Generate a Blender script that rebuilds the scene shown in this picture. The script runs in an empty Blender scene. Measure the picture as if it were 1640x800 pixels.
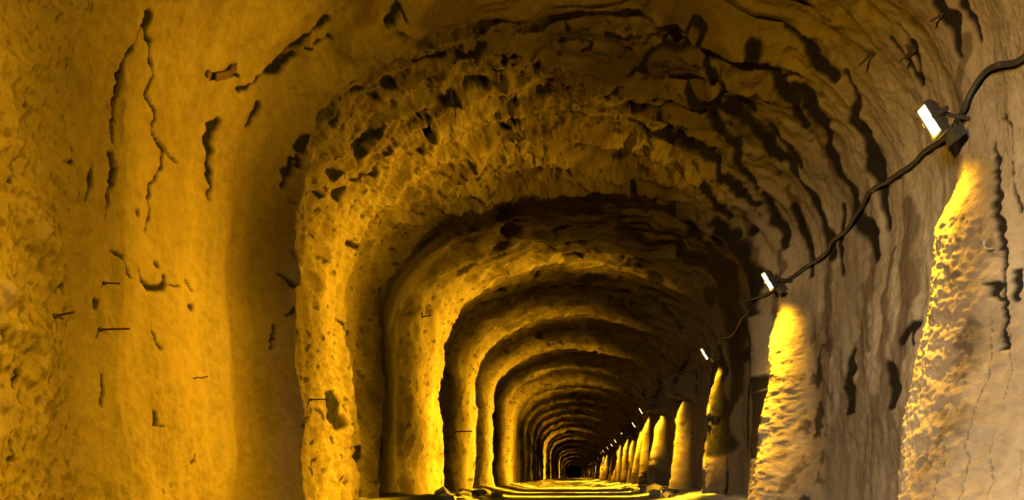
import bpy, math, random
import numpy as np
from mathutils import Matrix, Vector

sc = bpy.context.scene
# ------------------------------------------------------------------ camera
EYE = 0.47                      # a camera standing low over the tunnel floor
cam_d = bpy.data.cameras.new('camera')
cam = bpy.data.objects.new('camera', cam_d)
sc.collection.objects.link(cam)
cam.location = (0, 0, EYE)
cam.rotation_euler = (math.radians(90), 0, 0)
cam_d.sensor_width = 36.0
cam_d.lens = 36.0 * 1000 / 1640
cam_d.shift_x = -100 / 1640
cam_d.shift_y = 362 / 1640
cam_d.clip_end = 500
sc.camera = cam
# ------------------------------------------------------------------ daylight: plain overcast sky, seen by the tunnel only through an added side opening
w = bpy.data.worlds.new('overcast_sky'); sc.world = w
w.use_nodes = True
w.node_tree.nodes['Background'].inputs[0].default_value = (1.0, 0.92, 0.76, 1)
w.node_tree.nodes['Background'].inputs[1].default_value = 72.0
ADDED_OPENING = (-3.6, -0.6, 3.4)        # unseen opening added in the left wall behind the camera: from y, to y, top z
pl = bpy.data.lights.new('opening_portal', 'AREA'); pl.shape = 'RECTANGLE'
pl.size = ADDED_OPENING[1] - ADDED_OPENING[0] + .6; pl.size_y = ADDED_OPENING[2] + .6
pl.cycles.is_portal = True
po = bpy.data.objects.new('opening_portal', pl); sc.collection.objects.link(po)
po.location = (-3.3, (ADDED_OPENING[0] + ADDED_OPENING[1]) / 2, ADDED_OPENING[2] / 2)
po.rotation_euler = (math.radians(90), 0, math.radians(-90))
# ------------------------------------------------------------------ exposure
sc.view_settings.view_transform = 'Standard'
sc.view_settings.look = 'None'
sc.view_settings.gamma = 1.0
sc.view_settings.use_curve_mapping = False
sc.view_settings.exposure = 0.0
sc.cycles.diffuse_bounces = 0
LAMP_W = 11000.0                  # floodlight beam
GLASS = 60.0                    # radiance of the floodlight glass
FILL_POWER = .105               # the added left fill lamp against the others
SODIUM = (1.0, 0.55, 0.010)

# GEO-BEGIN ---------------------------------------------------------- numpy geometry of the bored rock
def _grad(ix, iy, seed):
    h = (ix.astype(np.int64) * 374761393 + iy.astype(np.int64) * 668265263 + seed * 1442695041) & 0xffffffff
    h = ((h ^ (h >> 13)) * 1274126177) & 0xffffffff
    h = (h ^ (h >> 16)) & 1023
    a = h * (2 * np.pi / 1024)
    return np.cos(a), np.sin(a)
def perlin(x, y, seed=0):
    x, y = np.broadcast_arrays(x, y)
    x0 = np.floor(x); y0 = np.floor(y); fx = x - x0; fy = y - y0
    u = fx * fx * fx * (fx * (fx * 6 - 15) + 10); v = fy * fy * fy * (fy * (fy * 6 - 15) + 10)
    r = []
    for dx in (0, 1):
        for dy in (0, 1):
            gx, gy = _grad(x0 + dx, y0 + dy, seed)
            r.append(gx * (fx - dx) + gy * (fy - dy))
    return 1.5 * ((r[0] * (1 - v) + r[1] * v) * (1 - u) + (r[2] * (1 - v) + r[3] * v) * u)
def fbm(x, y, octv, seed=0, gain=.5, ridged=False):
    s = 0; a = 1; n = 0
    for k in range(octv):
        p = perlin(x * 2**k + 17.3 * k, y * 2**k - 9.1 * k, seed + k)
        if ridged: p = 1 - 2.2 * np.abs(p)
        s = s + a * p; n += a; a *= gain
    return s / n
def sst(a, b, x):
    t = np.clip((x - a) / (b - a), 0, 1); return t * t * (3 - 2 * t)

XL, XR, SPRING, RISE = 2.65, 2.72, 2.36, 2.27     # half widths, spring line and rise of the vault (z from the floor)
def base_profile(n=4000):
    zb = -0.25
    P = [(-XL, z) for z in np.linspace(zb, SPRING, 400)]
    th = np.linspace(0, np.pi, n)[1:-1]
    e = 2 / 2.25
    cx = -np.sign(np.cos(th)) * np.abs(np.cos(th))**e; sz = np.abs(np.sin(th))**e
    P += [((XL if c < 0 else XR) * c, SPRING + RISE * s) for c, s in zip(cx, sz)]
    P += [(XR, z) for z in np.linspace(SPRING, zb, 400)]
    P = np.array(P)
    L = np.r_[0, np.cumsum(np.hypot(*np.diff(P, axis=0).T))]
    return P, L
_P, _L = base_profile()
ARC = _L[-1]
def profile(t):
    """t 0..1 along the arch from the left foot to the right foot -> point and inward normal"""
    a = np.asarray(t) * ARC
    x = np.interp(a, _L, _P[:, 0]); z = np.interp(a, _L, _P[:, 1])
    h = .25
    dx = np.interp(a + h, _L, _P[:, 0]) - np.interp(a - h, _L, _P[:, 0])
    dz = np.interp(a + h, _L, _P[:, 1]) - np.interp(a - h, _L, _P[:, 1])
    n = np.hypot(dx, dz)
    return x, z, dz / n, -dx / n         # inward normal: right of the walking direction

LAMPS = [(-2.6, 2.75), (0.9, 2.75), (4.1, 2.80), (7.15, 2.70), (10.9, 2.60), (14.2, 2.5), (17.6, 2.5), (21.5, 2.72), (24.1, 2.45), (27.0, 2.4),
         (30.5, 2.5), (34.3, 2.4), (38.6, 2.4), (43.0, 2.4), (49.0, 2.4), (55.0, 2.55), (61.0, 2.15), (72.0, 2.1), (85.0, 2.2), (96.0, 2.2),
         (115.0, 1.8), (135.0, 1.75), (160.0, 1.6)]
EDGES = [7.9, 10.7, 14.2, 17.8, 21.1, 25.6, 29.7, 33.5, 37.4] + [41.5 + 4.2 * k for k in range(31)]
def keyed(y, keys):
    k = np.array(keys); return np.interp(y, k[:, 0], k[:, 1])
def ring_keys():
    # depth, then how far the rock stands in on the left wall, the vault and the right wall
    K = [(-6, .05, .0, .0), (3.35, .02, .0, .0), (3.5, .07, .02, .02), (3.56, .02, .0, .0), (4.3, .0, .0, .0), (4.55, .06, .03, .0), (4.75, .0, .0, .0), (5.0, .06, .02, .0),
         (5.3, .26, .12, .0), (5.42, .0, .06, .0), (6.1, .0, .16, .02), (6.75, .02, .24, .05), (6.95, .10, .26, .06), (7.05, .03, .27, .06), (7.5, .03, .34, .16),
         (7.86, .14, .46, .50), (7.98, .12, .45, .48), (8.13, -.04, .31, .04)]
    for i, e in enumerate(EDGES[1:]):
        p = EDGES[i]; g = e - p
        far = .012 * max(0, e - 110)
        rc, rr = .32, .06
        K += [(e - .46 * g, far - .06, rc - .03 + far, rr + far), (e - .40 * g, .12 + far, rc + .05 + far, rr + .02 + far), (e - .22 * g, .26 + far, rc + .10 + far, rr + .05 + far), (e - .05 * g, .35 + far, rc + .14 + far, rr + .10 + far),
              (e, .34 + far, rc + .13 + far, rr + .09 + far), (e + .12, -.06 + far, rc - .03 + far, rr + far)]
    return np.array(K)
RK = ring_keys()
def inward(t, y):
    """depth of rock standing in from the plain profile"""
    a = t * ARC
    wl = 1 - sst(.22, .40, t); wr = sst(.60, .76, t); wc = 1 - wl - wr
    z = profile(t)[1]
    warp = .13 * perlin(a * .45, y * .12 + 3, 5) + .05 * perlin(a * 1.7, y * .5, 6)
    near = 1 - sst(7.9, 8.2, y)
    yw = y + warp
    d = wl * np.interp(yw, RK[:, 0], RK[:, 1]) + wc * np.interp(yw, RK[:, 0], RK[:, 2]) + wr * np.interp(yw, RK[:, 0], RK[:, 3])
    # ribs under the lamps on the right side
    for (ly, lz) in LAMPS:
        if ly < -1: continue
        low = 1 - sst(lz - .75, lz - .25, z)               # strong below the lamp
        foot = 1 - sst(-.1, lz - .3, z)
        amp = .10 + .16 * low + .34 * foot**1.3 * (1 if ly < 9 else .55)
        wb = .20 + .22 * foot; wf = .16 + .16 * foot
        hid = ly in (14.2, 17.6, 27.0)
        yy = y - (ly + {4.1: .0, 7.15: .14}.get(ly, .10)) + .10 * perlin(a * .9, 7.7 * ly, 8)
        if hid:                                            # a hood of rock stands in front of this lamp
            yh = yy + .42
            d = d + wr * .66 * sst(lz - .45, lz - .2, z) * (1 - sst(lz + .2, lz + .7, z)) * np.where(yh < 0, np.exp(-(yh / .35)**2), np.exp(-(yh / .16)**2))
        shape = np.where(yy < 0, np.exp(-(yy / wb)**2), np.exp(-(yy / wf)**2))
        d = d + wr * amp * shape
    # undulation, draped folds, rock texture
    rough = np.clip(.25 + .9 * sst(5.25, 5.5, y) * (1 - sst(7.9, 8.1, y)) * (1 - wr) + 1.0 * (1 - sst(3.0, 3.4, y)) * wl
                    + 1.0 * sst(9.2, 9.6, y) * wl + .35 * wc * (1 - near) + .5 * fbm(a * .8, y * .8, 2, 31), .1, 1.3)
    zone = sst(5.25, 5.5, y) * (1 - sst(7.9, 8.1, y))
    lump = .12 * fbm(a * .55, y * .6, 3, 11)
    fold = (.065 * fbm(a * .30, y * 2.2 + .35 * perlin(a * .8, y * .4, 12), 3, 13) + .016 * fbm(a * .7, y * 8 + .6 * perlin(a * 1.2, y * .8, 16), 3, 17)) * (1 - .3 * wc)
    rid = fbm(a * 1.5, y * 2.7 + .5 * perlin(a, y, 14), 3, 15, gain=.45, ridged=True)
    shelf = fbm(a * .8 + .4 * perlin(a * 1.5, y * 1.5, 18), y * 2.4 + .5 * perlin(a * .9, y * .8, 19), 3, 20, gain=.45, ridged=True)
    fine = fbm(a * 9, y * 11, 3, 21, gain=.6)
    grain = fbm(a * 26, y * 30, 2, 25)
    d = d + lump + fold + rough * (.06 * rid + .020 * fine * sst(-.3, .4, rid)) + (wc * .13 + wl * zone * .06) * shelf + .010 * fine + .007 * grain * (.6 + rough)
    # lit rib noses are knobbly
    nose = 0
    for (ly, lz) in LAMPS:
        if 0 < ly < 25: nose = nose + np.exp(-((y - ly + .03) / np.where(y < ly - .03, .14, .40))**2)
    nose = np.clip(nose, 0, 1) * wr * (1 - sst(2.45, 2.75, z))
    d = d + nose * (.034 * fbm(a * 8, y * 15, 4, 41, gain=.75) + .012 * fbm(a * 34, y * 44, 2, 45))
    return d, dict(wl=wl, wc=wc, wr=wr, nose=nose, rough=rough, z=z, a=a, near=near)
# STROKES-BEGIN
STROKES = [
    ('k', [(3.456,3.658,0.0146,0.0146),(3.359,3.655,0.0183,0.0184),(3.273,3.753,0.015,0.0157),(3.188,3.83,0.0115,0.0123),(3.053,3.809,0.0152,0.0165),(3.004,3.919,0.0157,0.0176),(2.895,3.907,0.0117,0.0134),(2.834,4.047,0.0162,0.0193),(2.711,4.043,0.0101,0.0153),(2.577,3.945,0.0099,0.0146),(2.455,3.904,0.0117,0.0171),(2.357,3.926,0.0098,0.0144),(2.235,3.87,0.0077,0.0112)]),
    ('k', [(2.834,4.047,0.0101,0.012),(2.821,4.193,0.0063,0.0078)]),
    ('k', [(3.371,3.639,0.0055,0.0055),(3.151,3.572,0.0071,0.0073),(2.992,3.566,0.0089,0.0092),(2.87,3.563,0.0071,0.0075),(2.614,3.553,0.0053,0.0072)]),
    ('k', [(2.553,3.541,0.0106,0.0143),(2.455,3.556,0.0178,0.0241),(2.369,3.535,0.0088,0.0119),(2.174,3.486,0.0035,0.0046)]),
    ('k', [(3.273,4.435,0.0177,0.0219),(3.102,4.426,0.0354,0.0445),(3.004,4.444,0.0178,0.0228),(2.858,4.482,0.0157,0.0208),(2.711,4.501,0.0068,0.0116)]),
    ('k', [(2.321,3.781,0.0151,0.0217),(2.308,3.784,0.0151,0.0217)]),
    ('k', [(2.516,2.936,0.0073,0.0083),(2.467,2.952,0.0074,0.0084)]),
    ('k', [(2.418,3.26,0.0098,0.0122),(2.321,3.191,0.008,0.0099)]),
    ('k', [(2.467,3.413,0.0085,0.0111),(2.308,3.363,0.0101,0.013),(2.186,3.325,0.01,0.0128)]),
    ('k', [(2.125,2.865,0.0072,0.008),(2.064,2.855,0.0071,0.0079)]),
    ('k', [(1.991,3.541,0.0089,0.012),(1.93,3.645,0.0109,0.0153),(1.893,3.682,0.0092,0.013)]),
    ('k', [(1.979,3.767,0.0075,0.0108),(1.893,3.911,0.0235,0.0345),(1.93,4.019,0.0161,0.0243),(2.027,4.059,0.0122,0.0185)]),
    ('k', [(1.966,4.071,0.0061,0.0094),(1.991,4.18,0.0063,0.0099)]),
    ('k', [(2.052,4.245,0.0085,0.0136),(2.003,4.318,0.013,0.0211)]),
    ('k', [(1.893,4.283,0.0236,0.0384),(1.893,4.3,0.0237,0.0387)]),
    ('k', [(2.064,3.961,0.0158,0.0236),(2.052,3.972,0.0159,0.0238)]),
    ('k', [(1.698,3.463,0.0087,0.0113),(1.649,3.46,0.0086,0.0113)]),
    ('k', [(1.624,3.919,0.0059,0.0087),(1.576,3.934,0.0079,0.0117),(1.527,3.972,0.006,0.009)]),
    ('k', [(1.124,3.904,0.0078,0.0116),(1.038,3.9,0.0078,0.0116),(1.038,3.957,0.0059,0.009)]),
    ('k', [(0.818,4.223,0.0106,0.0173),(0.867,4.227,0.0063,0.0105)]),
    ('k', [(1.282,3.489,0.0052,0.0069),(1.111,3.489,0.0052,0.0069)]),
    ('k', [(3.542,4.492,0.018,0.0219),(3.737,4.649,0.0232,0.0285),(3.945,4.818,0.0289,0.0358),(4.116,4.829,0.0145,0.0178)]),
    ('k', [(3.957,4.786,0.0191,0.0234),(4.262,4.775,0.0239,0.029),(4.47,4.84,0.029,0.035),(4.507,4.851,0.0243,0.0292)]),
    ('k', [(3.42,4.764,0.0143,0.0186),(3.615,4.829,0.0338,0.0434)]),
    ('k', [(4.201,4.84,0.0121,0.015),(4.446,4.965,0.0099,0.0123)]),
    ('k', [(3.566,5.235,0.0471,0.0683),(3.786,5.408,0.0595,0.085),(3.969,5.327,0.0479,0.0673)]),
    ('k', [(4.006,5.594,0.0392,0.0576),(4.14,5.564,0.0278,0.04)]),
    ('k', [(4.36,5.594,0.0392,0.0553),(4.446,5.608,0.0337,0.0477)]),
    ('k', [(4.653,5.623,0.0506,0.072),(4.739,5.653,0.0396,0.0565)]),
    ('k', [(4.055,5.989,0.0299,0.0471),(4.311,6.057,0.0242,0.0383),(4.495,6.04,0.0151,0.0237)]),
    ('k', [(3.688,6.006,0.0541,0.0872),(3.798,6.057,0.0363,0.0589)]),
    ('k', [(4.091,6.092,0.0487,0.0786),(4.006,6.199,0.0372,0.061)]),
    ('k', [(3.835,6.347,0.0254,0.0429),(4.043,6.503,0.026,0.0448),(4.25,6.405,0.0192,0.0324),(4.372,6.328,0.0158,0.0263)]),
    ('k', [(3.175,5.248,0.0184,0.028),(3.346,5.222,0.0261,0.0388),(3.456,5.248,0.0131,0.0194)]),
    ('k', [(3.408,5.287,0.0159,0.0239),(3.505,5.261,0.0158,0.0233)]),
    ('k', [(3.359,6.092,0.0305,0.0505),(3.432,5.889,0.0236,0.0383)]),
    ('k', [(3.566,6.31,0.0252,0.0433),(3.725,6.328,0.0253,0.0427)]),
    ('k', [(5.081,6.023,0.0602,0.0939),(5.24,6.163,0.0616,0.097)]),
    ('k', [(5.423,6.145,0.043,0.066),(5.63,6.181,0.0309,0.0472)]),
    ('k', [(4.922,6.254,0.0438,0.072),(4.812,6.424,0.0321,0.0535)]),
    ('k', [(4.995,5.564,0.0111,0.0156),(5.24,5.638,0.0197,0.028),(5.313,5.638,0.0141,0.0199)]),
    ('k', [(5.423,5.684,0.0313,0.0451),(5.655,5.638,0.0141,0.0202),(5.716,5.623,0.0112,0.016)]),
    ('k', [(4.91,5.06,0.0228,0.0291),(5.069,5.024,0.0201,0.025),(5.081,5.108,0.0128,0.0165)]),
    ('k', [(3.285,6.773,0.0474,0.0908),(3.371,7.211,0.0324,0.0647)]),
    ('k', [(2.43,5.3,0.0106,0.0226),(2.259,5.464,0.0137,0.0295),(2.076,5.3,0.0079,0.0172)]),
    ('k', [(1.979,5.196,0.0078,0.0162),(1.759,5.146,0.0051,0.0106)]),
    ('k', [(1.588,6.646,0.0532,0.1383),(1.405,6.563,0.0722,0.1852),(1.258,6.688,0.0602,0.1571)]),
    ('k', [(1.063,7.439,0.026,0.0748),(0.867,7.413,0.0297,0.0847)]),
    ('k', [(1.124,6.523,0.0196,0.0497),(1.075,6.604,0.0231,0.0597)]),
    ('k', [(2.418,6.861,0.0343,0.0904),(2.382,7.235,0.0253,0.0696)]),
    ('k', [(6.498,5.564,0.0167,0.0232),(6.522,5.579,0.0223,0.0312)]),
    ('k', [(6.864,5.668,0.0312,0.0443),(7.096,5.714,0.0411,0.0586)]),
    ('k', [(6.656,5.889,0.0236,0.0346),(6.742,5.824,0.0175,0.0254)]),
    ('k', [(7.401,5.761,0.0184,0.0261),(7.633,5.3,0.0212,0.0283),(7.768,5.313,0.017,0.0228)]),
    ('k', [(7.145,6.163,0.0345,0.0531),(7.267,6.074,0.0583,0.0889),(7.267,5.889,0.0377,0.0558),(7.291,5.84,0.0187,0.0271),(7.719,5.638,0.018,0.0253),(7.731,5.367,0.0343,0.0474)]),
    ('k', [(7.853,5.699,0.0319,0.0459),(8.097,5.84,0.0467,0.0691),(8.33,6.006,0.048,0.0723),(8.488,6.092,0.0341,0.0524)]),
    ('k', [(8.11,6.181,0.0445,0.0696),(8.281,6.092,0.0585,0.0905),(8.525,6.217,0.0696,0.111),(8.733,6.272,0.0602,0.0975),(9.038,6.405,0.0256,0.0426)]),
    ('k', [(8.171,5.327,0.0341,0.0467),(8.305,5.381,0.0517,0.0721),(8.647,5.638,0.0541,0.0774),(8.806,5.668,0.0544,0.0793),(9.013,5.873,0.0376,0.0564)]),
    ('k', [(8.391,5.121,0.0246,0.031),(8.635,5.084,0.0488,0.0622),(8.794,5.146,0.0412,0.0534),(9.013,5.171,0.0331,0.0436)]),
    ('k', [(8.733,5.535,0.031,0.0431),(8.965,5.594,0.0626,0.0889),(9.148,5.638,0.0722,0.1039),(9.294,5.824,0.0419,0.0626),(9.575,5.922,0.0426,0.0663),(9.807,5.873,0.0517,0.0815),(10.003,5.905,0.0661,0.1077),(10.284,5.699,0.0547,0.0891),(10.491,5.638,0.0361,0.0741)]),
    ('k', [(9.05,5.036,0.0242,0.031),(9.246,5.196,0.0291,0.0388),(9.368,5.354,0.0557,0.0769),(9.514,5.367,0.073,0.1014),(9.697,5.464,0.0743,0.1069),(9.844,5.45,0.061,0.0887),(10.052,5.492,0.0308,0.0464),(10.259,5.506,0.0396,0.0616)]),
    ('k', [(8.745,6.291,0.0503,0.0819),(8.94,6.347,0.0508,0.0833),(9.136,6.366,0.0357,0.0588),(9.417,6.424,0.0411,0.0695),(9.71,6.444,0.0567,0.0986),(9.942,6.405,0.0666,0.1182),(10.186,6.366,0.0662,0.1214)]),
    ('k', [(9.099,7.043,0.0507,0.0939),(9.404,7.138,0.04,0.0763),(9.771,7.162,0.0344,0.0683)]),
    ('k', [(9.307,4.027,0.0362,0.0379),(9.502,4.019,0.0442,0.0469),(9.697,4.047,0.0202,0.0221)]),
    ('k', [(9.417,3.949,0.0197,0.0201),(9.563,3.922,0.0137,0.0141),(9.697,3.926,0.0098,0.0103)]),
    ('k', [(9.172,4.559,0.0109,0.0127),(9.343,4.569,0.0183,0.0214),(9.563,4.589,0.0184,0.0219)]),
    ('k', [(9.319,4.473,0.0322,0.0367),(9.417,4.492,0.0216,0.0248),(9.588,4.579,0.011,0.0131)]),
    ('k', [(10.357,3.972,0.0099,0.0116),(10.528,3.949,0.0118,0.0175),(10.699,3.911,0.0176,0.026),(10.907,3.885,0.0136,0.0199),(11.065,3.87,0.0097,0.0141)]),
    ('k', [(10.235,3.892,0.0175,0.0195),(10.308,3.838,0.0077,0.0086),(10.54,3.841,0.0077,0.011),(10.87,3.781,0.0076,0.0106)]),
    ('k', [(7.756,6.145,0.0246,0.0379),(7.939,6.199,0.0645,0.1031),(8.207,6.424,0.0565,0.0931),(8.391,6.483,0.0571,0.0967),(8.635,6.752,0.0486,0.0855),(8.977,7.02,0.0393,0.0723)]),
    ('k', [(7.072,6.73,0.0101,0.0177),(7.462,6.861,0.0329,0.0588),(7.694,6.861,0.0274,0.0491),(8.012,6.795,0.0272,0.0482),(8.244,6.817,0.0436,0.0777),(8.427,7.02,0.0337,0.062),(8.818,7.162,0.0344,0.0661),(9.148,7.162,0.0229,0.0438)]),
    ('k', [(7.365,7.794,0.0374,0.0795),(7.792,8.03,0.0514,0.1128),(8.085,8.0,0.0512,0.1147),(8.501,8.711,0.0767,0.1766),(8.794,8.971,0.0502,0.1177)]),
    ('k', [(8.366,7.26,0.0407,0.0806),(8.684,7.491,0.0599,0.1222),(8.904,7.626,0.0427,0.0886)]),
    ('k', [(8.745,7.766,0.0497,0.1075),(9.197,7.823,0.0563,0.1265)]),
    ('k', [(7.206,6.584,0.0527,0.0883),(7.291,6.563,0.042,0.0704)]),
    ('k', [(9.27,7.491,0.0479,0.0982),(9.331,7.465,0.0418,0.0854)]),
    ('k', [(6.168,6.444,0.0258,0.0415),(6.302,6.444,0.0193,0.0314)]),
    ('k', [(6.901,6.347,0.019,0.0311),(7.035,6.31,0.0252,0.0409)]),
    ('k', [(7.523,6.584,0.0316,0.0538),(7.682,6.667,0.0427,0.0725)]),
    ('k', [(8.134,10.575,0.1015,0.2986),(8.317,10.608,0.1018,0.3009)]),
    ('k', [(7.988,11.948,0.0382,0.1207),(8.61,12.395,0.0595,0.1948),(9.233,12.777,0.0511,0.1745)]),
    ('k', [(8.794,8.971,0.0574,0.1345),(9.123,9.298,0.1041,0.251),(9.526,9.735,0.1558,0.4082),(9.929,9.97,0.1436,0.3995),(10.369,9.881,0.1423,0.4196),(10.736,10.122,0.0972,0.3825),(11.212,10.311,0.099,0.3971),(11.798,10.541,0.0843,0.3523)]),
    ('k', [(9.307,7.823,0.0814,0.185),(9.771,7.823,0.0876,0.2081),(10.369,7.881,0.0883,0.2316)]),
    ('k', [(10.626,9.539,0.1221,0.4425),(10.636,9.539,0.1221,0.4425)]),
    ('k', [(11.346,7.91,0.1013,0.361),(11.356,7.91,0.1013,0.361)]),
    ('k', [(9.197,10.153,0.065,0.1782),(9.417,10.279,0.1151,0.3239)]),
    ('k', [(11.529,5.327,0.0469,0.0927),(11.725,5.248,0.0504,0.0984),(11.884,5.287,0.0338,0.0666)]),
    ('k', [(11.346,5.196,0.0499,0.0959),(11.273,4.93,0.0355,0.0651),(11.42,4.965,0.0278,0.0515)]),
    ('k', [(11.273,3.9,0.0175,0.0263),(11.383,3.867,0.0097,0.0142)]),
    ('k', [(11.224,3.805,0.0171,0.0241),(11.395,3.809,0.0133,0.0188)]),
    ('k', [(11.065,3.867,0.0097,0.014),(11.224,3.859,0.0058,0.0084),(11.688,3.845,0.0096,0.014)]),
    ('k', [(1.685,3.136,0.0063,0.0076),(1.637,3.154,0.0063,0.0077)]),
    ('k', [(1.209,2.875,0.0072,0.0081),(1.124,2.855,0.0071,0.008)]),
    ('k', [(0.879,2.816,0.007,0.0078),(0.794,2.845,0.0085,0.0095)]),
    ('k', [(1.368,2.783,0.007,0.0076),(1.319,2.792,0.007,0.0076)]),
    ('k', [(9.172,4.435,0.0142,0.016),(9.282,4.444,0.0142,0.0161)]),
    ('b', [(10.174,6.386,0.0313,0.0575),(10.552,6.563,0.0505,0.1246),(10.992,6.646,0.0465,0.1149),(11.395,6.604,0.0324,0.0803),(11.725,6.667,0.0233,0.0583)]),
    ('b', [(9.759,7.26,0.0203,0.0415),(10.345,7.465,0.0261,0.0606),(10.882,7.465,0.034,0.1061),(11.358,7.31,0.0358,0.115)]),
    ('b', [(10.406,5.699,0.0239,0.0398),(10.784,5.792,0.0324,0.0689),(11.151,5.938,0.0416,0.0904),(11.627,5.972,0.0418,0.0918),(12.091,6.057,0.0509,0.1129)]),
    ('b', [(10.54,5.34,0.0262,0.0513),(10.821,5.464,0.0268,0.0535),(11.139,5.492,0.0346,0.0698),(11.591,5.422,0.0417,0.0843),(12.03,5.327,0.0559,0.1109)]),
    ('b', [(11.2,6.272,0.0132,0.0309),(11.591,6.235,0.0175,0.0406)]),
    ('b', [(10.259,5.121,0.0394,0.0576),(10.736,5.072,0.0604,0.1127),(11.126,5.121,0.0645,0.122),(11.615,5.274,0.0738,0.1448)]),
    ('b', [(10.223,4.206,0.0294,0.036),(9.905,4.142,0.0348,0.0401),(9.624,3.995,0.0308,0.0327)]),
    ('b', [(9.246,6.667,0.0233,0.0406),(9.6,6.817,0.0286,0.0522),(10.113,6.861,0.024,0.047)]),
    ('b', [(8.916,7.361,0.0368,0.073),(9.49,7.653,0.0459,0.1008),(10.125,7.766,0.0272,0.0667)]),
    ('b', [(10.687,5.889,0.0289,0.0628),(11.31,5.745,0.0201,0.0428)]),
    ('b', [(9.099,5.856,0.0205,0.0306),(9.612,5.989,0.0252,0.0398),(10.027,5.922,0.0207,0.034)]),
    ('b', [(6.436,6.181,0.1854,0.2891),(7.072,6.04,0.151,0.2265),(7.572,5.889,0.1178,0.1755)]),
    ('b', [(6.119,6.883,0.1721,0.3105),(6.852,6.883,0.1721,0.3056)]),
    ('b', [(11.688,6.366,0.0891,0.2096),(12.201,6.291,0.1101,0.2558),(12.678,6.31,0.1325,0.3118)]),  # this and the next: shade low on the right wall, painted brown
    ('b', [(11.786,5.623,0.0787,0.1639),(12.348,5.623,0.0984,0.205)]),
    ('k', [(11.249,6.074,0.0292,0.0654),(11.603,6.145,0.0393,0.0893),(11.847,6.11,0.0293,0.0663)]),
    ('k', [(10.223,11.032,0.0706,0.2303),(11.175,10.781,0.0862,0.3832),(12.018,10.643,0.1192,0.5176)]),  # this and the next: shade of the recess past the second rib, painted black
    ('k', [(11.517,7.852,0.1005,0.3523),(12.14,7.852,0.1131,0.3952)]),
    ('k', [(9.441,6.795,0.0326,0.0587),(9.807,6.883,0.0385,0.0723),(10.247,6.883,0.0275,0.0552)]),
    ('k', [(9.844,6.057,0.0242,0.0398),(10.149,6.199,0.0298,0.0526),(10.467,6.217,0.0199,0.037)]),
    ('k', [(8.708,6.127,0.0245,0.0381),(8.965,6.199,0.0298,0.0471),(9.246,6.291,0.0252,0.0412)]),
]
# STROKES-END
def stains_shade(t, y, m):
    a = m['a']
    wr2 = sst(.50, .62, t)
    # water seams that run down the vault and the right wall
    wx = y + .30 * fbm(a * .9, y * .7, 3, 51) + .12 * m['wr'] * 0
    s1 = np.abs(perlin(wx * 1.25, a * .16, 53)); s2 = np.abs(perlin(wx * 2.3 + 4, a * .22, 55))
    wid = .035 + .07 * sst(-.1, .5, perlin(a * .7, y * .9, 57))
    seam = 1 - sst(wid * .55, wid, s1)
    seam = np.maximum(seam, (1 - sst(wid * .4, wid * .8, s2)) * sst(-.05, .15, perlin(a * .5 + 9, y * .8, 58)))
    seam = seam * np.clip(wr2 + .25 * m['wc'], 0, 1) * sst(-.5, -.2, perlin(a * .6 + 3, y * .5, 59))
    seam = seam * (1 - m['nose']) * (.0 + 1.0 * sst(7.6, 8.2, y))
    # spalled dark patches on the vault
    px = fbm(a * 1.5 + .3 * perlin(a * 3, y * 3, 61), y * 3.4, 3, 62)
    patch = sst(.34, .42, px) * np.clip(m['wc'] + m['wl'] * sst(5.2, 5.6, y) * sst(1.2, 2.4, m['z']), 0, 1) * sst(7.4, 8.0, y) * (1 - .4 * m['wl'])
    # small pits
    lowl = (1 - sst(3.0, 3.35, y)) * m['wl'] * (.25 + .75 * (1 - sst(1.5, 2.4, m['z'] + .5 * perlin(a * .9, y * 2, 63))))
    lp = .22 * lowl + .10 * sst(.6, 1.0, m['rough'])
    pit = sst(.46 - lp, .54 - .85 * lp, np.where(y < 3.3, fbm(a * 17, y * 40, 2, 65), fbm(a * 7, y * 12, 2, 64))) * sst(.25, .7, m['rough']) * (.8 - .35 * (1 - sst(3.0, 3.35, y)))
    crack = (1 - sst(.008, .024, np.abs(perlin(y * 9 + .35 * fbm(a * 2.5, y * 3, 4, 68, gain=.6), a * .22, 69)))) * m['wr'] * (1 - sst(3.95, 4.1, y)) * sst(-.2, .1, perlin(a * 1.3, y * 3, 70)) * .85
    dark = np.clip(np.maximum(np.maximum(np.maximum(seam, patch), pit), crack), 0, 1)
    iron_shade = sst(.02, .35, fbm(a * .25, wx * 1.7, 3, 66)) * (.35 + .15 * m['wr']) * (1 - .6 * sst(.0, .25, perlin(a * .3, y * 1.1, 67)))
    iron_shade = np.maximum(iron_shade, m['wc'] * .85 * sst(.05, .3, fbm(a * 1.1, y * 3, 3, 74)))
    iron_shade = np.maximum(iron_shade, m['wr'] * sst(8.0, 8.4, y) * (1 - m['nose']) * (.75 + .3 * fbm(a * .5, y * 2, 2, 75)))  # right wall past the main rib browned in place of shade
    low_shade = (1 - sst(.7, 2.0, m['z'] + .55 * fbm(a * .9, y * 2.2, 3, 76))) * m['wr'] * (1 - m['nose']) * (.35 + .55 * sst(4.1, 4.6, y))  # lower right wall darkened, shade put into the rock colour
    iron_shade = np.maximum(iron_shade, low_shade)
    # brown and black patches beside the two nearest ribs
    gn = fbm(a * 2.2, y * 4, 3, 78)
    g2 = np.exp(-((y - 6.78 + .08 * gn) / .26)**2) * m['wr'] * (1 - sst(1.9, 2.4, m['z'])); g1 = np.exp(-((y - 3.97 + .05 * gn) / .08)**2) * m['wr'] * (1 - sst(2.3, 2.6, m['z']))
    iron_shade = np.maximum(iron_shade, np.maximum(g2, .8 * g1))
    dark = np.maximum(dark, sst(.05, .22, fbm(a * 4, y * 7, 3, 79)) * np.maximum(g2 * .9, g1 * .6))
    return dark, np.clip(iron_shade, 0, 1), np.maximum(np.maximum(seam * .7, patch), np.maximum(crack * .7, pit * lowl * .3))
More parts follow.
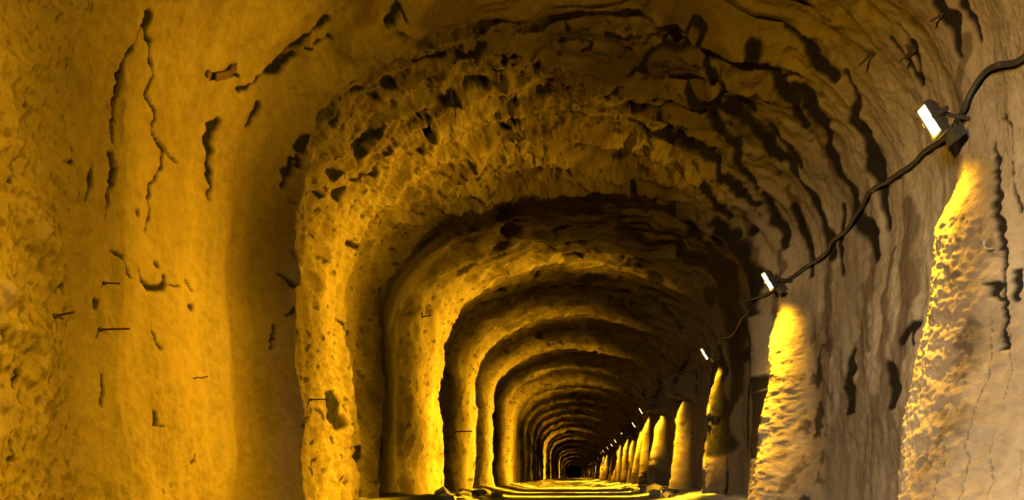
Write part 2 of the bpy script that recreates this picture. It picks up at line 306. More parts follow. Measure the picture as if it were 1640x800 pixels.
def stroke_masks(t, y):
    """seams, cracks and rust runs traced over the rock, each a line of (arc metre, depth, half width along the arch, half width along the tunnel)"""
    dark = np.zeros(t.shape); brown = np.zeros(t.shape)
    a1 = t[0] * ARC; y1 = y[:, 0]
    for kind, P in STROKES:
        P = np.array(P, float)
        pa, py = P[:, 2].max() * 2 + .02, P[:, 3].max() * 2 + .02
        i = np.where((y1 > P[:, 1].min() - py) & (y1 < P[:, 1].max() + py))[0]
        j = np.where((a1 > P[:, 0].min() - pa) & (a1 < P[:, 0].max() + pa))[0]
        if not len(i) or not len(j): continue
        A, Y = np.meshgrid(a1[j], y1[i]); best = np.full(A.shape, 9.0)
        sa, sy = P[:, 2].mean(), P[:, 3].mean()
        wob = .5 * fbm(A / sa * .3, Y / sy * .3, 4, 71, gain=.6)
        A2 = A + sa * .9 * perlin(A / sa * .22, Y / sy * .22, 72); Y2 = Y + sy * .9 * perlin(A / sa * .22 + 7, Y / sy * .22, 73)
        for p, q in zip(P[:-1], P[1:]):
            da, dy = (q[0] - p[0]) / sa, (q[1] - p[1]) / sy
            L2 = da * da + dy * dy + 1e-9
            u = np.clip(((A2 - p[0]) / sa * da + (Y2 - p[1]) / sy * dy) / L2, 0, 1)
            dist = np.hypot((A2 - p[0]) / sa - u * da, (Y2 - p[1]) / sy - u * dy)
            best = np.minimum(best, dist / ((p[2] + u * (q[2] - p[2])) / sa))
        best = best + wob
        tgt = dark if kind == 'k' else brown
        v = 1 - sst(.6, 1.2, best) if kind == 'k' else 1 - sst(.6, 1.5, best)
        tgt[np.ix_(i, j)] = np.maximum(tgt[np.ix_(i, j)], v)
    return dark, brown
def surface(t, y):
    """grids t, y -> xyz, dark, iron"""
    d, m = inward(t, y)
    dark, iron_shade, carve = stains_shade(t, y, m)
    if t.shape[0] > 50:
        sd, sb = stroke_masks(t, y)
        dark = np.maximum(dark, sd); iron_shade = np.maximum(iron_shade, sb); carve = np.maximum(carve, sd)
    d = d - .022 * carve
    x, z, nx, nz = profile(t)
    pale = (1 - .9 * sst(7.5, 8.2, y)) * sst(.55, .72, t) * (.8 + .2 * fbm(m['a'] * .5, y * 1.5, 2, 99)) * (1 - m['nose'])  # right wall rock lightened in place of stronger daylight, fading deeper in
    return np.stack([x + nx * d, y + 0 * d, z + nz * d], -1), dark, iron_shade, pale
def rows_near():
    back = np.linspace(-5.2, 2.3, 61)[:-1]
    u = np.r_[np.arange(XL * 1000 / 2.3, 790, -1.6), np.arange(790, 620, -.65), np.arange(620, XL * 1000 / 8.72, -1.25)]
    return np.r_[back, XL * 1000 / u]
def rows_far(y0):
    u = np.r_[np.arange(XL * 1000 / y0, 60, -.8), np.arange(60, 14, -.4)]
    return np.r_[XL * 1000 / u, 196.0]
NC_FAR = 360; NC = NC_FAR * 3
def build_grids():
    yn = rows_near(); tn = np.linspace(0, 1, NC + 1)
    T, Y = np.meshgrid(tn, yn, indexing='xy')
    A = surface(T, Y)
    yf = rows_far(yn[-1]); tf = np.linspace(0, 1, NC_FAR + 1)
    T2, Y2 = np.meshgrid(tf, yf, indexing='xy')
    B = surface(T2, Y2)
    # the fine grid's last row follows the coarse grid's first row
    for k in range(3): A[0][-1, :, k] = np.interp(tn, tf, B[0][0, :, k])
    return (T, Y) + A, (T2, Y2) + B
# GEO-END

# ------------------------------------------------------------------ materials
def newmat(name):
    m = bpy.data.materials.new(name); m.use_nodes = True
    nt = m.node_tree; b = nt.nodes['Principled BSDF']
    return m, nt, b
def ramp(nt, fac, stops):
    r = nt.nodes.new('ShaderNodeValToRGB'); r.color_ramp.interpolation = 'LINEAR'
    els = r.color_ramp.elements
    while len(els) < len(stops): els.new(.5)
    for e, (p, c) in zip(els, stops): e.position = p; e.color = (*c, 1)
    nt.links.new(fac, r.inputs[0]); return r.outputs[0]
def noise(nt, scale, detail=4, rough=.55, vec=None):
    n = nt.nodes.new('ShaderNodeTexNoise'); n.inputs['Scale'].default_value = scale
    n.inputs['Detail'].default_value = detail; n.inputs['Roughness'].default_value = rough
    if vec is not None: nt.links.new(vec, n.inputs['Vector'])
    return n.outputs[0]
def mixc(nt, fac, a, b, mode='MIX'):
    m = nt.nodes.new('ShaderNodeMix'); m.data_type = 'RGBA'; m.blend_type = mode
    for s, v in ((0, fac), (6, a), (7, b)):
        if isinstance(v, (int, float)): m.inputs[s].default_value = v
        elif isinstance(v, tuple): m.inputs[s].default_value = (*v, 1)
        else: nt.links.new(v, m.inputs[s])
    return m.outputs[2]
def coords(nt):
    return nt.nodes.new('ShaderNodeTexCoord').outputs['Object']
def bump(nt, b, h, strength, dist):
    n = nt.nodes.new('ShaderNodeBump'); n.inputs['Strength'].default_value = strength; n.inputs['Distance'].default_value = dist
    nt.links.new(h, n.inputs['Height']); nt.links.new(n.outputs[0], b.inputs['Normal'])
def rock_material():
    m, nt, b = newmat('hewn_rock')
    co = coords(nt)
    base = ramp(nt, noise(nt, 1.3, 5, .6, co), [(.3, (0.1770, 0.1221, 0.0696)), (.5, (0.2187, 0.1578, 0.0942)), (.72, (0.2610, 0.1938, 0.1179))])
    base = mixc(nt, .28, base, ramp(nt, noise(nt, 14, 5, .65, co), [(.35, (0.1179, 0.0792, 0.0405)), (.6, (0.2778, 0.2082, 0.1290))]))
    at = nt.nodes.new('ShaderNodeAttribute'); at.attribute_name = 'wear'
    sep = nt.nodes.new('ShaderNodeSeparateColor'); nt.links.new(at.outputs['Color'], sep.inputs[0])
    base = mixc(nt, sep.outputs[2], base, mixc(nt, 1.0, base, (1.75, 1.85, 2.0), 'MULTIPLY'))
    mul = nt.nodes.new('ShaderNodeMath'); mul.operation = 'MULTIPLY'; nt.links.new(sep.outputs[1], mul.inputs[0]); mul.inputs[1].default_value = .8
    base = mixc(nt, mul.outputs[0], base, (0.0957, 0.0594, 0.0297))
    mul2 = nt.nodes.new('ShaderNodeMath'); mul2.operation = 'MULTIPLY'; nt.links.new(sep.outputs[0], mul2.inputs[0]); mul2.inputs[1].default_value = .97
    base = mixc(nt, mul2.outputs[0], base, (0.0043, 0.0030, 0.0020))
    nt.links.new(base, b.inputs['Base Color'])
    b.inputs['Roughness'].default_value = .78
    b.inputs['Specular IOR Level'].default_value = .10
    bump(nt, b, noise(nt, 30, 8, .72, co), .7, .03)
    return m
def floor_material():
    m, nt, b = newmat('packed_gravel')
    co = coords(nt)
    base = ramp(nt, noise(nt, 5, 6, .7, co), [(.3, (0.2310, 0.1899, 0.1320)), (.7, (0.4290, 0.3795, 0.2970))])
    nt.links.new(base, b.inputs['Base Color']); b.inputs['Roughness'].default_value = .7
    bump(nt, b, noise(nt, 25, 6, .7, co), .7, .03)
    return m
def plain(name, col, rough=.6, metal=0, nscale=30, var=.25):
    m, nt, b = newmat(name)
    c0 = tuple(c * (1 - var) for c in col); c1 = tuple(min(1, c * (1 + var)) for c in col)
    nt.links.new(ramp(nt, noise(nt, nscale, 4, .6, coords(nt)), [(.3, c0), (.7, c1)]), b.inputs['Base Color'])
    b.inputs['Roughness'].default_value = rough; b.inputs['Metallic'].default_value = metal
    return m
M_ROCK = rock_material(); M_FLOOR = floor_material()
M_CABLE = plain('black_rubber', (.018, .017, .016), .55)
M_HOUSE = plain('dark_cast_metal', (.05, .048, .045), .5, .4)
M_STEEL = plain('rusted_steel', (.045, .022, .010), .8, 0)
M_ZINC = plain('zinc_steel', (.55, .55, .55), .4, .7)
M_CONC = plain('stained_concrete', (.06, .048, .034), .85, 0, 9)
def glass_material():
    m, nt, b = newmat('glowing_lamp_glass')
    b.inputs['Base Color'].default_value = (.8, .7, .5, 1)
    b.inputs['Emission Color'].default_value = (1.0, 0.56, 0.10, 1)
    b.inputs['Emission Strength'].default_value = GLASS
    return m
M_GLASS = glass_material()

# ------------------------------------------------------------------ mesh helpers
def link(o, parent=None):
    sc.collection.objects.link(o)
    if parent is not None: o.parent = parent
    return o
def fast_mesh(name, co, quads, mat, wear_shade=None, normals=None):
    me = bpy.data.meshes.new(name)
    n = len(co); q = len(quads)
    me.vertices.add(n); me.vertices.foreach_set('co', co.astype(np.float32).ravel())
    me.loops.add(q * 4); me.loops.foreach_set('vertex_index', quads.astype(np.int32).ravel())
    me.polygons.add(q); me.polygons.foreach_set('loop_start', np.arange(0, q * 4, 4, dtype=np.int32))
    me.polygons.foreach_set('use_smooth', np.ones(q, bool))
    me.update(calc_edges=True); me.validate()
    if wear_shade is not None:
        at = me.color_attributes.new('wear', 'FLOAT_COLOR', 'POINT')
        at.data.foreach_set('color', wear_shade.astype(np.float32).ravel())
    me.materials.append(mat)
    return me
def grid_quads(nr, nc, keep=None, flip=False):
    i = np.arange(nr * nc).reshape(nr, nc)
    q = np.stack([i[:-1, :-1], i[:-1, 1:], i[1:, 1:], i[1:, :-1]], -1)
    if flip: q = q[..., ::-1]
    q = q.reshape(-1, 4)
    return q if keep is None else q[keep.ravel()]
def struct(name, me, label):
    o = link(bpy.data.objects.new(name, me)); o['kind'] = 'structure'; o['label'] = label; o['category'] = 'floor' if name == 'floor' else 'ceiling' if name == 'ceiling' else 'wall'
    return o

# ------------------------------------------------------------------ the bored tunnel
GN, GF = build_grids()
SPL = (.34, .64)                 # where the left wall ends and the right wall begins along the arch
def cut(name, lo, hi, label):
    cos, qs, ws, off = [], [], [], 0
    for G, nc in ((GN, NC), (GF, NC_FAR)):
        T, Y, P, dark, iron_shade, pale = G
        a, b = int(round(lo * NC_FAR)) * nc // NC_FAR, int(round(hi * NC_FAR)) * nc // NC_FAR
        p = P[:, a:b + 1]; nr, ncc = p.shape[:2]
        keep = np.ones((nr - 1, ncc - 1), bool)
        if name == 'wall_left' and nc == NC:
            pc = p[:-1, :-1]
            keep = ~((pc[..., 1] > ADDED_OPENING[0]) & (pc[..., 1] < ADDED_OPENING[1]) & (pc[..., 2] < ADDED_OPENING[2] - .25 * ((pc[..., 1] + 2.1) / 1.5)**2))
        qs.append(grid_quads(nr, ncc, keep) + off)
        cos.append(p.reshape(-1, 3))
        ws.append(np.stack([dark[:, a:b + 1], iron_shade[:, a:b + 1], pale[:, a:b + 1], 1 + 0 * dark[:, a:b + 1]], -1).reshape(-1, 4))
        off += nr * ncc
    return struct(name, fast_mesh(name, np.concatenate(cos), np.concatenate(qs), M_ROCK, np.concatenate(ws)), label)
cut('wall_left', 0, SPL[0], 'hewn rock left wall lit yellow by the floodlights')
cut('ceiling', SPL[0], SPL[1], 'arched hewn rock vault with dark seams')
cut('wall_right', SPL[1], 1, 'grey hewn rock right wall with knobbly ribs under the lamps')
def end_wall(name, y, label):
    n = 60; t = np.linspace(0, 1, n + 1); x, z, nx, nz = profile(t)
    r = np.linspace(1, 0, 14)
    co = np.stack([x[None] * r[:, None], y + .25 * fbm(x[None] * r[:, None] * 1.3, z[None] * r[:, None] * 1.3 + 5, 3, 77) + 0 * x[None], -.25 + (z[None] + .25) * r[:, None] * 1.02], -1)
    struct(name, fast_mesh(name, co.reshape(-1, 3), grid_quads(14, n + 1), M_ROCK, np.ones((14 * (n + 1), 4)) * (0, .2, 0, 1)), label)
end_wall('wall_back', -5.0, 'rock face closing the tunnel behind the camera')
end_wall('wall_far', 195.0, 'unlit rock at the far dark end of the tunnel')
def floor_z(x, y):
    z = .02 * fbm(x * .7, y * .6, 3, 81) + .012 * fbm(x * 5, y * 5, 3, 83)
    z = z + .16 * sst(1.5, 2.6, -x) + .14 * sst(1.4, 2.5, x)
    z = z + .06 * fbm(x * 1.8, y * 1.6, 3, 85, ridged=True) * (sst(1.2, 2, np.abs(x)))
    ph = y + .5 * perlin(x * .4, y * .2, 87) - .35 * sst(.5, 2.4, x)
    z = z + .035 * np.maximum(0, np.sin(ph * 2 * np.pi / 3.9))**6
    return z
ys = np.r_[np.linspace(-5.2, 5, 40)[:-1], 1 / np.linspace(1 / 5, 1 / 196, 560)]
xs = np.linspace(-2.95, 2.95, 140)
FX, FY = np.meshgrid(xs, ys)
struct('floor', fast_mesh('floor', np.stack([FX, FY, floor_z(FX, FY)], -1).reshape(-1, 3), grid_quads(len(ys), len(xs)), M_FLOOR), 'packed gravel tunnel floor')

gx, gy = np.meshgrid(np.linspace(-60, -2.55, 40), np.linspace(-45, 40, 60))  # added ground, keeps sky light from entering the opening from below
struct('ground', fast_mesh('ground', np.stack([gx, gy, -.02 + .05 * fbm(gx * .4, gy * .4, 3, 88)], -1).reshape(-1, 3), grid_quads(60, 40), M_FLOOR), 'dark gravel ground outside the side opening')
# ------------------------------------------------------------------ floodlights
def mesh_from(verts, faces, name, mat, smooth=False):
    me = bpy.data.meshes.new(name); me.from_pydata([tuple(v) for v in verts], [], faces); me.update()
    if smooth:
        for p in me.polygons: p.use_smooth = True
    me.materials.append(mat); return me
class MB:
    def __init__(s): s.v = []; s.f = []
    def add(s, v, f):
        k = len(s.v); s.v += [tuple(x) for x in v]; s.f += [tuple(i + k for i in q) for q in f]
    def box(s, c, h, R=Matrix.Identity(3), taper=1.0):
        vs = []
        for sx, sy, sz in ((-1,-1,-1),(1,-1,-1),(1,1,-1),(-1,1,-1),(-1,-1,1),(1,-1,1),(1,1,1),(-1,1,1)):
            k = taper if sz > 0 else 1
            vs.append(Vector(c) + R @ Vector((sx * h[0] * k, sy * h[1] * k, sz * h[2])))
        s.add(vs, [(3,2,1,0),(4,5,6,7),(0,1,5,4),(1,2,6,5),(2,3,7,6),(3,0,4,7)])
    def tube(s, pts, r, n=8, caps=True):
        pts = [Vector(p) for p in pts]; rings = []
        up = Vector((.31, .2, .93))
        for i, p in enumerate(pts):
            d = (pts[min(i + 1, len(pts) - 1)] - pts[max(i - 1, 0)]).normalized()
            a = d.cross(up).normalized(); b = d.cross(a)
            rr = r[i] if isinstance(r, (list, tuple)) else r
            rings.append([p + rr * (math.cos(k * 2 * math.pi / n) * a + math.sin(k * 2 * math.pi / n) * b) for k in range(n)])
        vs = [v for g in rings for v in g]; fs = []
        for i in range(len(pts) - 1):
            for k in range(n):
                fs.append((i * n + k, i * n + (k + 1) % n, (i + 1) * n + (k + 1) % n, (i + 1) * n + k))
        if caps: fs.append(tuple(range(n))[::-1]); fs.append(tuple((len(pts) - 1) * n + k for k in range(n)))
        s.add(vs, fs)
    def mesh(s, name, mat, smooth=False): return mesh_from(s.v, s.f, name, mat, smooth)

# local frame of a floodlight: +Z is where it shines, X runs along the tunnel, Y along the long side of the glass
def beam_light(power, C=None, S=None):
    C = BEAM_C if C is None else C; S = BEAM_S if S is None else S
    l = bpy.data.lights.new('floodlight_beam', 'POINT'); l.energy = LAMP_W * power; l.color = SODIUM; l.shadow_soft_size = .03
    l.use_nodes = True; nt = l.node_tree
    em = [n for n in nt.nodes if n.type == 'EMISSION'][0]
    geo = nt.nodes.new('ShaderNodeNewGeometry')
    vt = nt.nodes.new('ShaderNodeVectorTransform'); vt.vector_type = 'NORMAL'; vt.convert_from = 'WORLD'; vt.convert_to = 'OBJECT'
    nt.links.new(geo.outputs['Incoming'], vt.inputs[0])
    sx = nt.nodes.new('ShaderNodeSeparateXYZ'); nt.links.new(vt.outputs[0], sx.inputs[0])
    def math_(op, a, b=None, clamp=False):
        n = nt.nodes.new('ShaderNodeMath'); n.operation = op; n.use_clamp = clamp
        for i, v in enumerate((a, b)):
            if v is None: continue
            if isinstance(v, (int, float)): n.inputs[i].default_value = v
            else: nt.links.new(v, n.inputs[i])
        return n.outputs[0]
    # reflector: narrow along the tunnel, wide across it
    wide = math_('ADD', math_('MULTIPLY', math_('MAXIMUM', math_('SUBTRACT', math_('MULTIPLY', sx.outputs[1], -1.0), .5), 0.0), 2.4 * S), S)
    low = math_('MAXIMUM', math_('SUBTRACT', sx.outputs[1], .3), 0.0)
    wide = math_('ADD', wide, math_('MULTIPLY', low, 1.0 * S))
    x = math_('DIVIDE', math_('SUBTRACT', math_('SUBTRACT', sx.outputs[0], C), math_('MULTIPLY', low, .14)), wide)
    g = math_('EXPONENT', math_('MULTIPLY', math_('MULTIPLY', x, x), -1.0))
    f = math_('POWER', math_('MAXIMUM', math_('ADD', math_('ADD', math_('MULTIPLY', sx.outputs[2], .5), math_('MULTIPLY', sx.outputs[1], .11)), .5), 0.0), 5.5)
    nt.links.new(math_('MULTIPLY', g, f), em.inputs['Strength'])
    return l
BEAM_C, BEAM_S = .04, .135
HX, HY, HZ = .042, .10, .045
def lamp_meshes():
    h = MB(); 
    # tapering back shell open at the front, with a rim
    F = [(-HX,-HY,0),(HX,-HY,0),(HX,HY,0),(-HX,HY,0)]; O = [(x*1.22,y*1.14,.004) for x,y,_ in F]; Bk = [(x*1.22,y*1.14,-.035) for x,y,_ in F]; C = [(x*.75,y*.72,-.085) for x,y,_ in F]
    I = [(x,y,-.010) for x,y,_ in F]
    vs = I + F + O + Bk + C
    fs = []
    for a in range(4):
        for k in range(4):
            fs.append((a*4+k, a*4+(k+1)%4, (a+1)*4+(k+1)%4, (a+1)*4+k)) if a != 1 else fs.append((4+k, 4+(k+1)%4, 8+(k+1)%4, 8+k))
    fs.append((19,18,17,16))
    h.add(vs, fs)
    for k in range(5): h.box((0, -.055 + .0275*k, -.075), (HX*.8, .003, .022))
    g = MB(); g.box((0,0,-.008), (HX*.98, HY*.98, .003))
    br = MB()
    br.box((HX*1.3, 0, -.05), (.004, .015, .06)); br.box((-HX*1.3, 0, -.05), (.004, .015, .06)); br.box((0,0,-.112), (HX*1.32, .015, .004))
    br.tube([(0,0,-.11),(0,.05,-.15),(0,.16,-.27)], .012)
    jb = MB(); jb.box((.0,.165,-.10), (.045,.04,.04)); jb.tube([(.0,.12,-.10),(.0,.06,-.08)], .008)
    return h.mesh('housing', M_HOUSE), g.mesh('glass', M_GLASS), br.mesh('bracket', M_HOUSE), jb.mesh('junction_box', M_HOUSE)
def wall_x(y, z):
    """nearest rock of the right wall around depth y and height z"""
    t = np.linspace(.6, 1, 161)[None] + np.zeros((5, 1)); yy = np.linspace(y - .12, y + .12, 5)[:, None] + 0 * t
    P = surface(t, yy)[0].reshape(-1, 3)
    return float(P[np.abs(P[:, 2] - z) < .12][:, 0].min())
LM = lamp_meshes(); LB = {p: beam_light(p) for p in (.4, .55, .62, .95, 1.1, 1.25, 1.5)}     # beam powers set lamp by lamp
AIM = {-2.6: 0, 0.9: -.25, 4.1: .02, 7.15: .15, 10.9: .125}      # small turns of single lamps about the vertical
FLOOD = {-2.6: 'floodlight on the right wall well behind the camera', 0.9: 'floodlight on the right wall just outside the picture',
         4.1: 'largest floodlight at upper right above the nearest knobbly rib', 7.15: 'second largest floodlight above the cone shaped yellow rib on the right wall',
         10.9: 'small floodlight on the narrow rib left of the dark grey recess'}
ORD = ['fourth', 'fifth', 'sixth', 'seventh', 'eighth', 'ninth', 'tenth', 'eleventh', 'twelfth', 'thirteenth', 'fourteenth', 'fifteenth', 'sixteenth', 'seventeenth',
       'eighteenth', 'nineteenth', 'twentieth', 'last']
for i, (ly, lz) in enumerate(LAMPS):
    x = wall_x(ly, lz) - (.25 if i not in (5, 6, 9) else .2)
    e = bpy.data.objects.new('floodlight', None); link(e)
    n = Vector((-.84, 0, -.54)).normalized(); X = Vector((0, 1, 0)); Yv = n.cross(X)
    R = Matrix((X, Yv, n)).transposed()
    e.matrix_world = Matrix.Translation((x, ly, lz)) @ Matrix.Rotation(AIM.get(ly, .06), 4, 'Z') @ R.to_4x4()
    e['category'] = 'floodlight'; e['group'] = 'floodlights along the right wall'
    e['label'] = FLOOD.get(ly) or '%s glowing floodlight in the row receding down the right wall' % (ORD[i - 5] if i < len(LAMPS) - 1 else 'farthest')
    for nm, me in zip(('housing', 'glass', 'bracket', 'junction_box'), LM):
        if ly > 40 and nm in ('junction_box',): continue
        link(bpy.data.objects.new(nm, me), e)
    lo = link(bpy.data.objects.new('floodlight_beam', LB[{-2.6: .4, 0.9: .55, 4.1: .62, 7.15: .95, 10.9: 1.5, 14.2: 1.25, 17.6: 1.25}.get(ly, 1.1)]), e)
    lo.location = (0, 0, .05)

# fill floodlight added on the left wall, out of view, to light the right side of the vault
e = link(bpy.data.objects.new('floodlight', None))  # added fill lamp, not one of the row
n = Vector((.72, .62, .31)).normalized(); X = n.cross(Vector((0, 0, 1))).normalized()
e.matrix_world = Matrix.Translation((-2.38, -.25, 2.3)) @ Matrix((X, n.cross(X), n)).transposed().to_4x4()
e['category'] = 'floodlight'; e['label'] = 'floodlight on the left wall behind the camera'
for nm, me in zip(('housing', 'glass', 'bracket', 'junction_box'), LM): link(bpy.data.objects.new(nm, me), e)
lo = link(bpy.data.objects.new('floodlight_beam', beam_light(FILL_POWER, 0, .75)), e); lo.location = (0, 0, .05)  # beam of the added fill lamp
plate = MB(); plate.box((.02, .20, -.15), (.022, .035, .004)); plate.box((-.035, .235, -.15), (.003, .03, .003)); plate.box((-.012, .235, -.15), (.003, .03, .003))
pe = [o for o in sc.objects if o.get('label') == FLOOD[7.15]][0]
pp = link(bpy.data.objects.new('mounting_plate', plate.mesh('mounting_plate', M_ZINC)), pe); pp['label'] = 'pale zinc plate with two hooks'

# ------------------------------------------------------------------ power cable along the right wall
def on_rock(a, y, off=0.0):
    h = .06
    T = np.array([[a - h, a, a + h]] * 3) / ARC; Y = np.array([[y - h] * 3, [y] * 3, [y + h] * 3])
    P = surface(T, Y)[0]
    n = np.cross(P[1, 2] - P[1, 0], P[2, 1] - P[0, 1]); n /= np.linalg.norm(n)
    c = np.array([0, P[1, 1, 1], 2.0]) - P[1, 1]
    if n @ c < 0: n = -n
    return Vector(P[1, 1] + n * off), Vector(n)
CABLE = [(10.05, -4.6), (10.1, -3.2), (10.0, -2.3), (10.15, -.8), (10.0, .7), (10.12, 2.2), (10.05, 3.1), (10.014, 3.5), (10.014, 3.676), (9.948, 3.794), (9.915, 3.906), (9.95, 4.01), (10.07, 4.15), (10.03, 4.50), (9.992, 4.756), (10.003, 4.968), (9.959, 5.33), (9.925, 5.525), (10.025, 5.861),
         (10.10, 6.027), (10.09, 6.296), (10.16, 6.391), (10.135, 6.801), (10.135, 7.026), (10.212, 7.472), (10.19, 7.948), (10.02, 8.6), (9.94, 9.03), (10.025, 9.606), (10.19, 10.135), (10.0, 10.795), (10.1, 11.2)]
for k in range(4, 14):
    y0, y1 = LAMPS[k][0] + .3, LAMPS[k + 1][0]
    CABLE += [(10.12, y0), (10.22 + .06 * (k % 3), (y0 + y1) / 2), (10.1, y1 - .2)]
CABLE.sort(key=lambda p: p[1])
def catmull(pts, m):
    out = []
    for i in range(len(pts) - 1):
        p0, p1, p2, p3 = (np.array(pts[min(max(j, 0), len(pts) - 1)], float) for j in (i - 1, i, i + 1, i + 2))
        for k in range(m):
            t = k / m
            out.append(.5 * ((2 * p1) + (-p0 + p2) * t + (2 * p0 - 5 * p1 + 4 * p2 - p3) * t * t + (-p0 + 3 * p1 - 3 * p2 + p3) * t**3))
    return out + [np.array(pts[-1], float)]
path = catmull(CABLE, 7)
CP = np.array([on_rock(p[0], p[1], .035)[0] for p in path]); CP0 = CP.copy()
for _ in range(2):
    CP[1:-1] = .25 * CP[:-2] + .5 * CP[1:-1] + .25 * CP[2:]
CP[:, 0] = np.minimum(CP[:, 0], CP0[:, 0] + .01)
root = link(bpy.data.objects.new('power_cable', None)); root.location = tuple(CP[0])
root['label'] = 'black power cable sagging from lamp to lamp along the right wall'; root['category'] = 'cable'
cb = MB(); cb.tube([Vector(p) - root.location for p in CP], .018, 8)
link(bpy.data.objects.new('cable', cb.mesh('cable', M_CABLE, True)), root)
clip = MB(); clip.tube([(.04, 0, .0), (.0, 0, .022), (-.018, 0, .0), (.0, 0, -.02), (.012, 0, -.016)], .004, 6)
clip_me = clip.mesh('clip', M_ZINC)
for k in (10, 28, 50, 62, 85, 119, 141, 161, 186, 209):
    o = link(bpy.data.objects.new('clip', clip_me), root); o.location = Vector(CP[k]) - root.location

# ------------------------------------------------------------------ steel left in the rock
def thing(name, mesh_, loc, label, cat, group=None):
    o = link(bpy.data.objects.new(name, mesh_)); o.location = loc; o['label'] = label; o['category'] = cat
    if group: o['group'] = group
    return o
def rod(a, y, d, ln, r, label, name='rock_bolt', cat='bolt', bend=0.0):
    p, n = on_rock(a, y); d = Vector(d).normalized()
    m = MB()
    if bend: m.tube([d * -.03, d * ln * .35 + Vector((0, 0, bend)), d * ln * .6 - Vector((0, 0, bend * .2)), d * ln + Vector((0, 0, bend))], r, 6)
    else:
        m.tube([d * -.04, d * ln], r, 7)
        m.tube([d * .0, d * .012], r * 2.2, 7)          # collar of grout
    return thing(name, m.mesh(name, M_STEEL), p, label, cat, 'steel pins left in the rock')
rod(1.539, 3.488, (1, .02, .03), .165, .0055, 'longest thin steel pin sticking out of the near left wall', 'steel_pin', 'pin')
rod(1.803, 3.50, (1, .0, -.05), .095, .0045, 'short steel pin above the longest pin on the left wall', 'steel_pin', 'pin')
rod(1.517, 3.114, (1, 0, .22), .10, .006, 'steel pin in the pitted rock at the far left', 'steel_pin', 'pin')
rod(1.385, 4.268, (1, .1, .15), .095, .0045, 'small bent wire end sticking out of the left wall', 'wire_end', 'wire', .006)
rod(1.451, 5.959, (1, .1, .02), .13, .006, 'steel pin in the rough rock beside the dark cavity', 'steel_pin', 'pin')
rod(3.265, 9.747, (1, -.1, .1), .15, .010, 'steel pin high on the left of the first lit arch', 'steel_pin', 'pin')
rod(1.649, 12.947, (1, -.1, 0), .36, .014, 'steel bar across the lit left face of the second arch', 'steel_pin', 'pin')
rod(5.265, 6.079, (.05, 0, -1), .10, .009, 'left steel bolt hanging from the vault by the dark hollow', 'rock_bolt', 'bolt')
rod(5.243, 6.333, (.05, 0, -1), .09, .007, 'thin steel bolt hanging from the vault below the dark hollow', 'rock_bolt', 'bolt')
rod(5.782, 6.062, (0, 0, -1), .09, .007, 'lone steel bolt hanging near the middle of the vault', 'rock_bolt', 'bolt')
rod(9.398, 4.048, (-.85, -.1, -.5), .085, .007, 'steel bolt beside the black seam at upper right', 'rock_bolt', 'bolt')
def bolt_plate(a, y, label, s):
    p, n = on_rock(a, y, .01)
    t1 = Vector((0, 1, 0)).cross(n).normalized(); t2 = n.cross(t1)
    e = link(bpy.data.objects.new('anchor_plate', None)); e.location = p
    m = MB(); v = []
    for off in (-.006, .006):
        for ang, rr in ((90, 1.0), (215, .75), (330, .8)):
            v.append(n * off + s * rr * (math.cos(math.radians(ang)) * t2 + math.sin(math.radians(ang)) * t1))
    m.add(v, [(2, 1, 0), (3, 4, 5), (0, 1, 4, 3), (1, 2, 5, 4), (2, 0, 3, 5)])
    link(bpy.data.objects.new('plate', m.mesh('plate', M_HOUSE)), e)
    b = MB(); b.tube([Vector((0, 0, 0)), n * .05 + Vector((-.05, 0, -.05))], .008, 7); b.tube([n * .004, n * .018], .016, 6)
    link(bpy.data.objects.new('bolt', b.mesh('bolt', M_STEEL)), e)
    e['label'] = label; e['category'] = 'anchor plate'; e['group'] = 'anchor plates above the largest lamp'
bolt_plate(9.123, 4.778, 'dark triangular anchor plate with bolt, farther left of the two above the largest lamp', .055)
bolt_plate(9.354, 4.494, 'dark triangular anchor plate directly above the largest lamp', .06)
# folded strap on the upper left wall
p0, n0 = on_rock(3.50, 4.30, .03)
st = link(bpy.data.objects.new('steel_strap', None)); st.location = p0
st['label'] = 'rusty folded steel strap bolted high on the left wall'; st['category'] = 'strap'
q = [on_rock(a, y, .035)[0] - p0 for a, y in ((3.47, 4.235), (3.572, 4.365), (3.665, 4.41))]
wd = Vector((0, .0, .026)); m = MB()
for i in range(2):
    A, B = q[i], q[i + 1]
    th = n0 * .006
    m.add([A - wd - th, B - wd - th, B + wd - th, A + wd - th, A - wd + th, B - wd + th, B + wd + th, A + wd + th],
          [(3, 2, 1, 0), (4, 5, 6, 7), (0, 1, 5, 4), (1, 2, 6, 5), (2, 3, 7, 6), (3, 0, 4, 7)])
link(bpy.data.objects.new('strap', m.mesh('strap', M_STEEL)), st)
for k, (A, r) in enumerate(((q[0] - Vector((.03, .04, .0)), .026), (q[2] + Vector((0, .02, -.05)), .014))):
    m = MB(); m.tube([A - n0 * .05, A + n0 * .012], r, 8); link(bpy.data.objects.new('bolt_head', m.mesh('bolt_head', M_STEEL)), st)
# pale hook on the near rib
p0, n0 = on_rock(11.05, 3.93, .012)
m = MB(); m.tube([(0, 0, .045), (0, 0, .012), (.01, 0, -.004), (.03, 0, -.008), (.055, 0, -.004)], .005, 6)
thing('wall_hook', m.mesh('wall_hook', M_ZINC), p0 + Vector((-.03, -.03, 0)), 'small pale bent hook on the right edge of the nearest lit rib', 'hook')

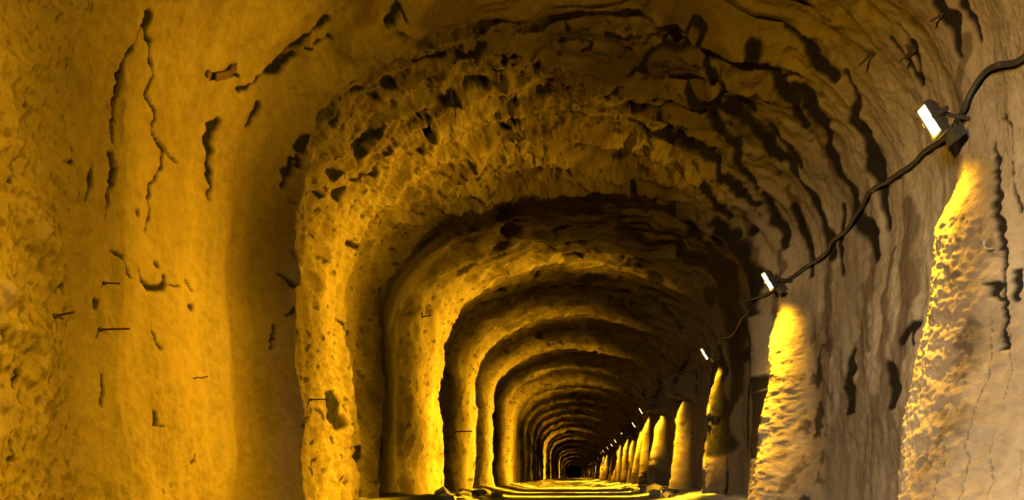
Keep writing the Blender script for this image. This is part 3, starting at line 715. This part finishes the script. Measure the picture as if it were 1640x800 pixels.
# ------------------------------------------------------------------ kerb and loose stones on the floor
def kerb():
    m = MB()
    A, B = Vector((-2.42, 6.0, 0)), Vector((-2.03, 8.95, 0))
    d = (B - A).normalized(); s = Vector((d.y, -d.x, 0)) * .09
    z0, z1, c = -.06, .215, .012
    prof = [(-1, z0), (1, z0), (1, z1 - c), (.86, z1), (-.86, z1), (-1, z1 - c)]
    vs = [A + s * u + Vector((0, 0, z)) for u, z in prof] + [B + s * u + Vector((0, 0, z)) for u, z in prof]
    m.add(vs, [tuple(range(6)), tuple(range(11, 5, -1))] + [(k, k + 6, (k + 1) % 6 + 6, (k + 1) % 6) for k in range(6)])
    thing('concrete_kerb', m.mesh('concrete_kerb', M_CONC), (0, 0, 0), 'long low dark kerb beam on the floor along the left wall', 'kerb')
kerb()
rng = random.Random(4)
M_STONE = plain('broken_rock', (.19, .15, .10), .85, 0, 12, .35)
import bmesh
def stone_mesh(k):
    bm = bmesh.new(); bmesh.ops.create_icosphere(bm, subdivisions=1, radius=1)
    for v in bm.verts:
        c = v.co
        v.co = c * (1 + .55 * float(perlin(np.array(c.x * 1.3 + k * 5.1), np.array(c.y * 1.3 + c.z), 90)) + .15 * float(perlin(np.array(c.x * 3 + k), np.array(c.z * 3 + c.y), 91)))
        v.co.z *= .65
    me = bpy.data.meshes.new('loose_stone'); bm.to_mesh(me); bm.free(); me.materials.append(M_STONE); return me
SM = [stone_mesh(k) for k in range(4)]
LOC = [(-1.93, 9.35, .15), (-1.72, 9.6, .11), (-2.08, 9.9, .18), (-1.62, 10.2, .09), (-1.86, 10.4, .13), (-1.98, 11.2, .16), (-1.70, 11.6, .10), (-1.9, 12.4, .17), (-1.6, 12.9, .12), (-1.98, 13.6, .15),
       (1.75, 11.9, .13), (1.92, 12.6, .18), (1.72, 13.4, .12), (1.95, 15.2, .22), (1.78, 15.8, .15), (1.98, 16.6, .2), (1.7, 17.4, .14)]
LB_ = ['stone right behind the end of the kerb beam', 'low stone in front of the first lit arch', 'larger stone against the foot of the first lit arch', 'small stone farthest from the wall by the first arch',
       'stone in the rubble left of the road, past the first arch', 'broad stone at the foot of the dark recess on the left', 'small stone at the left road edge before the second arch', 'largest stone left of the road before the second arch',
       'stone at the left road edge beside the second arch', 'stone at the foot of the second lit arch',
       'stone right of the road at the foot of the third rib', 'larger stone at the right road edge past the third rib', 'small stone at the right road edge in the dark recess', 'largest stone at the foot of the bright right hand pillar',
       'stone in front of the bright right hand pillar', 'stone behind the bright right hand pillar', 'farthest stone at the right road edge']
for k, ((x, y, r), lb) in enumerate(zip(LOC, LB_)):
    o = thing('loose_stone', SM[k % 4], (x, y, float(floor_z(np.array(x), np.array(y))) + r * .28), lb, 'stone', 'loose stones along the road edge')
    o.scale = (r, r * rng.uniform(.8, 1.3), r); o.rotation_euler = (0, 0, rng.uniform(0, 6.28))
